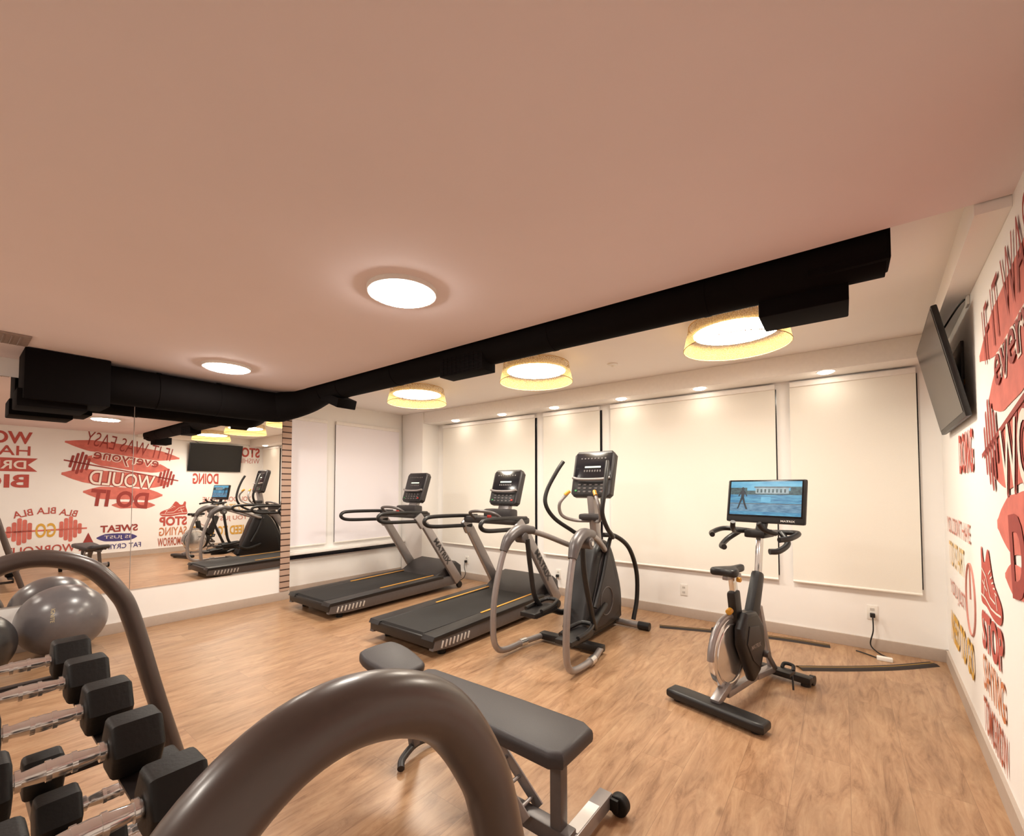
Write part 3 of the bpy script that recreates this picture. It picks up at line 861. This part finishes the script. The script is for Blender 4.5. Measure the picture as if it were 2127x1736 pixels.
b.obj('base_frame', M_silver, K)
b = MB(); b.cyl((-0.034, -0.205, 0.325), (0.006, -0.205, 0.325), 0.222, n=56, bev=0.006)
b.tube([(0.007, -0.205+0.185*math.cos(a), 0.325+0.185*math.sin(a)) for a in [i*math.pi/16 for i in range(32)]], 0.006, 1, True, n=6)
b.tube([(-0.035, -0.205+0.185*math.cos(a), 0.325+0.185*math.sin(a)) for a in [i*math.pi/16 for i in range(32)]], 0.006, 1, True, n=6)
b.obj('flywheel', M_chrome, K)
b = MB(); b.tube([(-0.014, -0.205+0.232*math.cos(a), 0.325+0.232*math.sin(a)) for a in [math.radians(x) for x in range(70, 190, 10)]], 0.020, 2, n=12); b.obj('flywheel_guard', M_silver, K)
b = MB(); b.prism([(-0.20, 0.38), (-0.20, 0.49), (-0.13, 0.585), (0.02, 0.57), (0.12, 0.47), (0.14, 0.32), (0.06, 0.17), (-0.04, 0.12), (-0.10, 0.22)], 'x', 0.016, 0.085, 0.026)
cv = b.obj('chain_cover', M_black, K)
b = MB(); b.prism([(-0.155, 0.39), (-0.12, 0.50), (0.02, 0.48), (0.085, 0.33), (0.02, 0.21), (-0.07, 0.27)], 'x', 0.083, 0.091, 0.003); b.obj('cover_panel', M_char, cv)
text('lettering', 'MATRIX', 0.14, 0.028, frame_mat((0.0925, -0.035, 0.36), (0, 1, 0), (1, 0, 0)), M_silver, cv, 0.02)
b = MB()
b.beam((0, -0.10, 0.45), (0, -0.15, 0.72), 0.06, 0.085, 0.02)
b.beam((0, 0.08, 0.42), (0, 0.24, 0.80), 0.070, 0.14, 0.03, w2=0.09)
b.beam((0, -0.10, 0.52), (0, 0.18, 0.50), 0.06, 0.10, 0.02)
b.obj('main_frame', M_black, K)
MB().beam((0, -0.14, 0.70), (0, -0.165, 0.83), 0.035, 0.05, 0.006).obj('seat_post', M_chrome, K)
b = MB(); b.box((0, -0.165, 0.815), (0.035, 0.20, 0.025), 0.006); b.obj('seat_slider', M_silver, K)
MB().cyl((0, -0.19, 0.60), (0, -0.225, 0.59), 0.020, bev=0.005).obj('adjustment_knob', M_yellow, K, 'yellow adjustment knob')
MB().cyl((0.03, -0.16, 0.80), (0.055, -0.16, 0.80), 0.016, bev=0.004).obj('adjustment_knob', M_yellow, K, 'yellow adjustment knob')
b = MB(); b.prism([(0, 0.145), (0.022, 0.13), (0.028, 0.02), (0.07, -0.06), (0.085, -0.12), (0.06, -0.15), (0, -0.135), (-0.06, -0.15), (-0.085, -0.12), (-0.07, -0.06), (-0.028, 0.02), (-0.022, 0.13)], 'z', -0.028, 0.022, 0.018, k=3, M=Matrix.Translation((0, -0.16, 0.86)))
b.obj('saddle', M_black, K)
MB().beam((0, 0.235, 0.76), (0, 0.285, 1.06), 0.035, 0.055, 0.008).obj('handlebar_post', M_chrome, K)
b = MB()
b.tube([(-0.22, 0.02, 1.06), (-0.26, 0.10, 1.07), (-0.25, 0.26, 1.09), (-0.13, 0.30, 1.085), (0, 0.29, 1.08), (0.13, 0.30, 1.085), (0.25, 0.26, 1.09), (0.26, 0.10, 1.07), (0.22, 0.02, 1.06)], 0.018, 6)
b.tube([(-0.10, 0.30, 1.08), (-0.13, 0.18, 1.085), (-0.10, 0.08, 1.12), (-0.085, 0.05, 1.16)], 0.017, 5)
b.tube([(0.10, 0.30, 1.08), (0.13, 0.18, 1.085), (0.10, 0.08, 1.12), (0.085, 0.05, 1.16)], 0.017, 5)
for s in (-1, 1):
    b.tube([(s*0.14, 0.29, 1.08), (s*0.20, 0.22, 1.02), (s*0.19, 0.10, 0.98), (s*0.15, 0.05, 0.975)], 0.020, 5)
b.box((0, 0.27, 1.07), (0.14, 0.18, 0.055), 0.015)
b.obj('handlebar', M_black, K)
SC = Matrix.Translation((0.02, 0.33, 1.30)) @ Matrix.Rotation(math.radians(-10), 4, 'X')
b = MB(); b.box((0, 0, 0), (0.53, 0.035, 0.32), 0.014, M=SC); b.beam((0, 0.30, 1.09), (0.01, 0.36, 1.24), 0.07, 0.03, 0.006)
scr = b.obj('video_console', M_black, K)
MB().box((0, -0.018, 0.018), (0.50, 0.003, 0.27), 0.001, M=SC, seg=1).obj('screen_glass', M_gloss, scr)
def em(n, c, c2, sx, sz):
    """lit picture area with procedural mottling between two colours"""
    m = bpy.data.materials.new(n); m.use_nodes = True
    nt = m.node_tree; b_ = nt.nodes['Principled BSDF']
    tc = nt.nodes.new('ShaderNodeTexCoord'); mp = nt.nodes.new('ShaderNodeMapping')
    mp.inputs['Scale'].default_value = (sx, sx, sz)
    nz = nt.nodes.new('ShaderNodeTexNoise'); nz.inputs['Scale'].default_value = 1.0; nz.inputs['Detail'].default_value = 6
    rp = nt.nodes.new('ShaderNodeValToRGB')
    rp.color_ramp.elements[0].position = 0.35; rp.color_ramp.elements[1].position = 0.65
    rp.color_ramp.elements[0].color = lin(c); rp.color_ramp.elements[1].color = lin(c2)
    nt.links.new(tc.outputs['Object'], mp.inputs['Vector']); nt.links.new(mp.outputs[0], nz.inputs['Vector'])
    nt.links.new(nz.outputs['Fac'], rp.inputs['Fac']); nt.links.new(rp.outputs['Color'], b_.inputs['Emission Color'])
    b_.inputs['Base Color'].default_value = (0, 0, 0, 1); b_.inputs['Emission Strength'].default_value = 0.9
    b_.inputs['Roughness'].default_value = 0.3
    return m
pm = [em('pic_sky', (120, 200, 228), (80, 165, 205), 9, 30), em('pic_water', (45, 120, 165), (95, 175, 205), 14, 90), em('pic_building', (140, 162, 170), (180, 196, 198), 25, 25),
      em('pic_trees', (34, 62, 70), (70, 104, 106), 50, 60), em('pic_path', (70, 118, 150), (120, 165, 190), 20, 70), em('pic_figure', (12, 22, 32), (30, 42, 54), 40, 40), em('pic_roof', (80, 92, 98), (110, 120, 124), 30, 30)]
b = MB()
def q(x0, x1, z0, z1, mi, d=0.0): b.face([(x0, -0.0205-d, z0), (x1, -0.0205-d, z0), (x1, -0.0205-d, z1), (x0, -0.0205-d, z1)], mi=mi, M=SC)
q(-0.24, 0.24, -0.105, -0.02, 4); q(-0.24, 0.24, -0.02, 0.055, 1, 0); q(-0.24, 0.24, 0.055, 0.145, 0)
q(-0.24, 0.24, 0.046, 0.076, 3, 0.0004); q(-0.24, -0.12, 0.07, 0.098, 3, 0.0005); q(0.17, 0.24, 0.06, 0.105, 3, 0.0005)
q(-0.06, 0.16, 0.055, 0.098, 2, 0.0008); q(-0.07, 0.17, 0.097, 0.107, 6, 0.001)
for i in range(8): q(-0.052+i*0.026, -0.040+i*0.026, 0.062, 0.088, 3, 0.0012)
q(-0.24, 0.24, -0.024, -0.018, 6, 0.0006)
q(-0.24, 0.24, -0.105, -0.080, 1, 0.0006)
def limb(pts): b.face([(p[0], -0.0226, p[1]) for p in pts], mi=5, M=SC)
limb([(-0.162, 0.018), (-0.140, 0.018), (-0.138, 0.04), (-0.134, 0.07), (-0.142, 0.078), (-0.156, 0.078), (-0.163, 0.068), (-0.160, 0.04)])
limb([(-0.149+0.010*math.cos(a), 0.090+0.012*math.sin(a)) for a in [i*math.pi/6 for i in range(12)]])
limb([(-0.188, -0.062), (-0.176, -0.062), (-0.174, -0.055), (-0.162, -0.02), (-0.144, 0.022), (-0.162, 0.022), (-0.172, -0.015), (-0.182, -0.05)])
limb([(-0.124, -0.065), (-0.110, -0.065), (-0.114, -0.055), (-0.128, -0.02), (-0.138, 0.022), (-0.154, 0.022), (-0.142, -0.02)])
limb([(-0.182, 0.034), (-0.175, 0.030), (-0.156, 0.062), (-0.158, 0.072), (-0.164, 0.070)])
limb([(-0.122, 0.030), (-0.116, 0.035), (-0.134, 0.072), (-0.142, 0.070)])
q(-0.02, 0.045, -0.01, 0.03, 0, 0.0012)
b.obj('screen_picture', pm, scr, 'lit blue picture of a waterfront scene')
text('lettering', 'MATRIX', 0.09, 0.014, SC @ Matrix.Translation((0.16, -0.0192, -0.140)) @ Matrix.Rotation(math.pi/2, 4, 'X'), M_ivory, scr, 0.02)
for s in (-1, 1):
    cx = s*0.10
    e = (0.12+s*0.10, 0.27-s*0.12)
    b = MB(); b.beam((cx, 0.12, 0.27), (cx+s*0.01, e[0], e[1]), 0.018, 0.032, 0.005); b.cyl((s*0.02, 0.12, 0.27), (s*0.11, 0.12, 0.27), 0.024); b.obj('crank_arm', M_silver_d, K)
    b = MB(); b.box((cx+s*0.07, e[0], e[1]), (0.09, 0.10, 0.025), 0.006)
    b.tube([(cx+s*0.035, e[0]+0.04, e[1]+0.01), (cx+s*0.045, e[0]+0.06, e[1]+0.035), (cx+s*0.095, e[0]+0.06, e[1]+0.035), (cx+s*0.105, e[0]+0.04, e[1]+0.01)], 0.012, 5, n=8)
    b.tube([(cx+s*0.10, e[0]+0.02, e[1]+0.01), (cx+s*0.12, e[0]-0.02, e[1]-0.03), (cx+s*0.13, e[0]-0.04, max(0.02, e[1]-0.09))], 0.006, 4, n=8)
    b.obj('pedal', M_black, K)

# ------------------------------------------------------------------ weight bench
B = thing('weight_bench', (-1.45, 1.47, 0), math.radians(-1), 'adjustable weight bench with gray vinyl pads and steel frame', 'weight bench')
b = MB(); b.prism([(-0.30, -0.085), (-0.26, -0.11), (0.30, -0.135), (0.60, -0.14), (0.65, -0.11), (0.65, 0.11), (0.60, 0.14), (0.30, 0.135), (-0.26, 0.11), (-0.30, 0.085)], 'z', 0.395, 0.46, 0.022)
b.obj('back_pad', M_vinyl, B)
SM = Matrix.Translation((-0.48, 0, 0.470)) @ Matrix.Rotation(math.radians(9), 4, 'Y')
b = MB(); b.prism([(-0.17, -0.07), (-0.135, -0.115), (-0.03, -0.13), (0.11, -0.11), (0.16, -0.07), (0.16, 0.07), (0.11, 0.11), (-0.03, 0.13), (-0.135, 0.115), (-0.17, 0.07)], 'z', -0.030, 0.030, 0.020, M=SM, k=2)
b.obj('seat_pad', M_vinyl, B)
b = MB()
b.beam((0.10, 0, 0.08), (0.62, 0, 0.08), 0.06, 0.06, 0.006, up=(0, 1, 0))
b.beam((0.56, 0, 0.06), (0.56, 0, 0.39), 0.05, 0.05, 0.006, up=(0, 1, 0))
b.beam((-0.42, 0.02, 0.42), (-0.37, 0.06, 0.05), 0.04, 0.05, 0.006, up=(0, 1, 0))
b.beam((-0.60, 0, 0.43), (0.45, 0, 0.37), 0.05, 0.04, 0.006, up=(0, 1, 0))
b.beam((0.20, 0, 0.09), (0.02, 0, 0.38), 0.05, 0.05, 0.006, up=(0, 1, 0))
b.obj('frame_beam', M_silver_d, B)
b = MB(); b.box((0.60, 0.04, 0.06), (0.06, 0.56, 0.06), 0.006); b.obj('rear_crossbar', M_silver, B)
b = MB(); b.tube([(-0.30, -0.08, 0.022), (-0.34, -0.04, 0.035), (-0.37, 0.06, 0.05), (-0.37, 0.15, 0.04), (-0.33, 0.20, 0.022)], 0.018, 5); b.obj('front_foot', M_char, B)
for s in (-1, 1):
    b = MB(); b.cyl((0.655, 0.04+s*0.27, 0.044), (0.655, 0.04+s*0.315, 0.044), 0.043, bev=0.008); b.box((0.63, 0.04+s*0.26, 0.055), (0.07, 0.015, 0.05), 0.003); b.obj('wheel', M_rub, B)
b = MB()
for s in (-1, 1): b.beam((0.10, s*0.045, 0.38), (0.44, s*0.045, 0.10), 0.008, 0.05, 0.002, up=(0, 1, 0))
for i in range(5):
    t = 0.1+i*0.2; b.cyl((0.10+0.34*t, -0.05, 0.38-0.28*t), (0.10+0.34*t, 0.05, 0.38-0.28*t), 0.008, n=10)
b.obj('adjustment_ladder', M_silver, B)
MB().tube([(-0.60, 0.02, 0.46), (-0.75, 0.04, 0.465)], 0.009, 1).obj('pull_pin', M_black, B)
MB().box((0.60, 0.12, 0.0915), (0.05, 0.18, 0.002)).obj('safety_label', M_white, B, 'white printed safety sticker')

# ------------------------------------------------------------------ dumbbell rack
RX0, RX1 = -0.43, -2.20
def roff(x): return 0.02 + 0.07*(x-RX1)/(RX0-RX1)
R = thing('dumbbell_rack', (-1.3, 0.3, 0), 0, 'brown tubular steel dumbbell rack with arched ends and three tiers', 'dumbbell rack')
def rl(x, y, z): return (x+1.3, y-0.3, z)
prof = [(-0.10, 0.03), (-0.07, 0.5), (-0.03, 0.93), (0.02, 1.07), (0.10, 1.143), (0.20, 1.155), (0.31, 1.108), (0.39, 1.005), (0.435, 0.89), (0.52, 0.55), (0.66, 0.03)]
for x in (RX0, RX1):
    MB().tube([rl(x, p[0]+roff(x), p[1]) for p in prof], 0.0375 if x == RX0 else 0.030, 8, n=28).obj('end_frame', M_rack, R)
tiers = [(0.155, 0.85), (0.315, 0.53), (0.470, 0.22)]
for (yc, z) in tiers:
    b = MB()
    for dy in (-0.11, 0.11):
        p1 = rl(RX0, yc+dy, z-0.0625); p2 = rl(RX1, yc+dy, z-0.0625)
        b.beam(p1, p2, 0.006, 0.055, 0.001, up=(0, 0, 1)); 
        b.beam((p1[0], p1[1]+(0.025 if dy > 0 else -0.025), p1[2]-0.02), (p2[0], p2[1]+(0.025 if dy > 0 else -0.025), p2[2]-0.02), 0.040, 0.006, 0.001, up=(0, 0, 1))
    for x in (RX0-0.05, RX1+0.05):
        b.beam(rl(x, yc-0.14, z-0.105), rl(x, yc+0.14, z-0.105), 0.03, 0.03, 0.003, up=(0, 0, 1))
    b.obj('shelf_rail', mat('rail_black_paint', (44, 38, 37), 0.35, metal=0.2), R)
MB().tube([rl(RX0, -0.06, 0.15), rl(RX1, -0.08, 0.15)], 0.02, 1).obj('cross_tube', M_rack, R)

def dumbbell(loc, r=0.0635):
    T = thing('dumbbell', loc, 0, 'black rubber hex dumbbell with chrome handle on the rack', 'dumbbell', 'dumbbells on the rack')
    hexa = [(r*math.cos(math.radians(a)), r*math.sin(math.radians(a))) for a in range(0, 360, 60)]
    for s in (-1, 1):
        b = MB(); y0, y1 = sorted((s*0.066, s*0.154)); b.prism(hexa, 'y', y0, y1, 0.012)
        b.obj('dumbbell_head', M_rub, T)
    b = MB(); b.tube([(0, -0.075, 0), (0, -0.05, 0), (0, -0.03, 0), (0, 0, 0), (0, 0.03, 0), (0, 0.05, 0), (0, 0.075, 0)], [0.015, 0.0135, 0.016, 0.0185, 0.016, 0.0135, 0.015], 4, n=24)
    for y in (-0.058, -0.018, 0.018, 0.058): b.cyl((0, y-0.004, 0), (0, y+0.004, 0), 0.0195, n=24)
    b.obj('handle', M_chrome, T)
    return T
d0 = None
for ti, (yc, z) in enumerate(tiers):
    xs = [-0.97, -1.24, -1.50, -1.76, -2.02] if ti == 0 else [-1.12, -1.40, -1.68, -1.96]
    for x in xs:
        p = (x, yc, z)
        if d0 is None: d0 = dumbbell(p)
        else: clone(d0, p)

# ------------------------------------------------------------------ exercise balls
BR = 0.285
o = MB().sphere((0, 0, 0), BR, 40).obj('exercise_ball', M_ballg, None, loc=(-5.29, 0.64, BR))
tag(o, 'large silver-gray exercise ball on the floor against the mirror wall', 'exercise ball')
me = text_mesh('IGNITE', 0.11, 0.024, 0.0)
d = Vector((0.86, -0.30, 0.32)).normalized(); xd = Vector((0.15, 0.0, -1.0)); xd = (xd-d*xd.dot(d)).normalized(); yd = d.cross(xd)
for v in me.vertices:
    p = d*BR + xd*v.co.x + yd*v.co.y
    v.co = p.normalized()*(BR+0.0012)
me.materials.append(mat('ball_print', (190, 175, 135), 0.5)); lo = bpy.data.objects.new('lettering', me); COL.objects.link(lo); lo.parent = o
o2 = MB().sphere((0, 0, 0), 0.25, 36).obj('exercise_ball', M_ballb, None, loc=(-4.98, 0.12, 0.25))
tag(o2, 'black exercise ball on the floor beside a gray one', 'exercise ball')

# ------------------------------------------------------------------ outlets, cords, cable covers
def outlet(x, z, plug):
    T = thing('wall_outlet', (x, YW, z), 0, 'white wall power outlet above the baseboard' + (' with a black plug' if plug else ''), 'power outlet', 'wall outlets')
    MB().box((0, -0.004, 0), (0.075, 0.008, 0.12), 0.003).obj('cover_plate', M_white, T)
    for dz in (-0.026, 0.026):
        b = MB(); b.box((0, -0.009, dz), (0.030, 0.002, 0.022), 0.0008, seg=1)
        b.obj('socket', M_ivory, T)
    if plug:
        pl = MB().box((0, -0.028, -0.02), (0.035, 0.036, 0.035), 0.006).obj('plug', M_black, T)
        MB().tube([(0, -0.045, -0.025)] + [(p[0], p[1], p[2]-0.02) for p in plug], 0.005, 6, n=8).obj('power_cord', M_black, pl)
outlet(-1.40, 0.29, None)
outlet(0.18, 0.32, [(0.0, -0.07, -0.12), (-0.02, -0.07, -0.24), (0.03, -0.1, -0.292), (0.10, -0.20, -0.293)])
outlet(-4.63, 0.29, [(0.01, -0.07, -0.08), (0.05, -0.09, -0.18), (0.0, -0.12, -0.262), (-0.1, -0.2, -0.264)])
outlet(-2.99, 0.27, [(0.01, -0.07, -0.08), (0.05, -0.09, -0.16), (0.0, -0.12, -0.242), (-0.1, -0.2, -0.244)])
AD = thing('power_adapter', (0.24, 4.66, 0), 0, 'small white power adapter with black cord on the floor', 'adapter')
MB().box((0, 0, 0.015), (0.10, 0.045, 0.03), 0.006).obj('adapter_housing', M_white, AD)
MB().tube([(-0.04, 0.0, 0.012), (-0.08, 0.05, 0.006), (-0.14, 0.10, 0.006), (-0.18, 0.12, 0.006)], 0.005, 6, n=8).obj('adapter_cord', M_black, AD)
M_cover = mat('cable_cover_brown', (40, 29, 25), 0.6)
M_olive = mat('cable_cover_stripe', (150, 115, 50), 0.6)
def cover(pts, label):
    T = thing('cable_cover', pts[0], 0, label, 'cable cover', 'floor cable covers')
    o0 = Vector(pts[0])
    P = smooth_pts([Vector(p)-o0 for p in pts], 5)
    b = MB(); g = MB()
    N = []
    for i in range(len(P)):
        d_ = P[min(i+1, len(P)-1)]-P[max(i-1, 0)]
        N.append(Vector((-d_.y, d_.x, 0)).normalized())
    for i in range(len(P)-1):
        prof_ = [(-0.05, 0), (-0.026, 0.012), (0.026, 0.012), (0.05, 0)]
        for j in range(3):
            (w0, h0), (w1, h1) = prof_[j], prof_[j+1]
            b.face([P[i]+N[i]*w0+Vector((0, 0, h0)), P[i+1]+N[i+1]*w0+Vector((0, 0, h0)), P[i+1]+N[i+1]*w1+Vector((0, 0, h1)), P[i]+N[i]*w1+Vector((0, 0, h1))])
        g.face([P[i]+N[i]*-0.006+Vector((0, 0, 0.0128)), P[i+1]+N[i+1]*-0.006+Vector((0, 0, 0.0128)), P[i+1]+N[i+1]*0.006+Vector((0, 0, 0.0128)), P[i]+N[i]*0.006+Vector((0, 0, 0.0128))])
    b.obj('rubber_strip', M_cover, T); g.obj('center_stripe', M_olive, T)
cover([(-1.50, 4.42, 0), (-1.0, 4.60, 0), (-0.5, 4.74, 0), (-0.12, 4.78, 0)], 'flat dark floor cable cover with yellow stripe along the wall')
cover([(-0.30, 4.06, 0), (0.0, 4.28, 0), (0.28, 4.52, 0), (0.54, 4.80, 0)], 'flat dark floor cable cover with yellow stripe by the bike')

# ------------------------------------------------------------------ world + camera
w = bpy.data.worlds.new('World'); S.world = w
w.use_nodes = True
w.node_tree.nodes['Background'].inputs[0].default_value = (0.05, 0.045, 0.04, 1)
w.node_tree.nodes['Background'].inputs[1].default_value = 0.5

cd = bpy.data.cameras.new('camera')
cam = bpy.data.objects.new('camera', cd)
COL.objects.link(cam)
cd.sensor_width = 36; cd.sensor_fit = 'HORIZONTAL'
cd.lens = 900/2127*36
cd.shift_y = 115/2127
cd.clip_start = 0.02
cam.location = (0, 0, 1.4)
cam.rotation_euler = (math.radians(90+1.9), 0, math.radians(37.37))
S.camera = cam
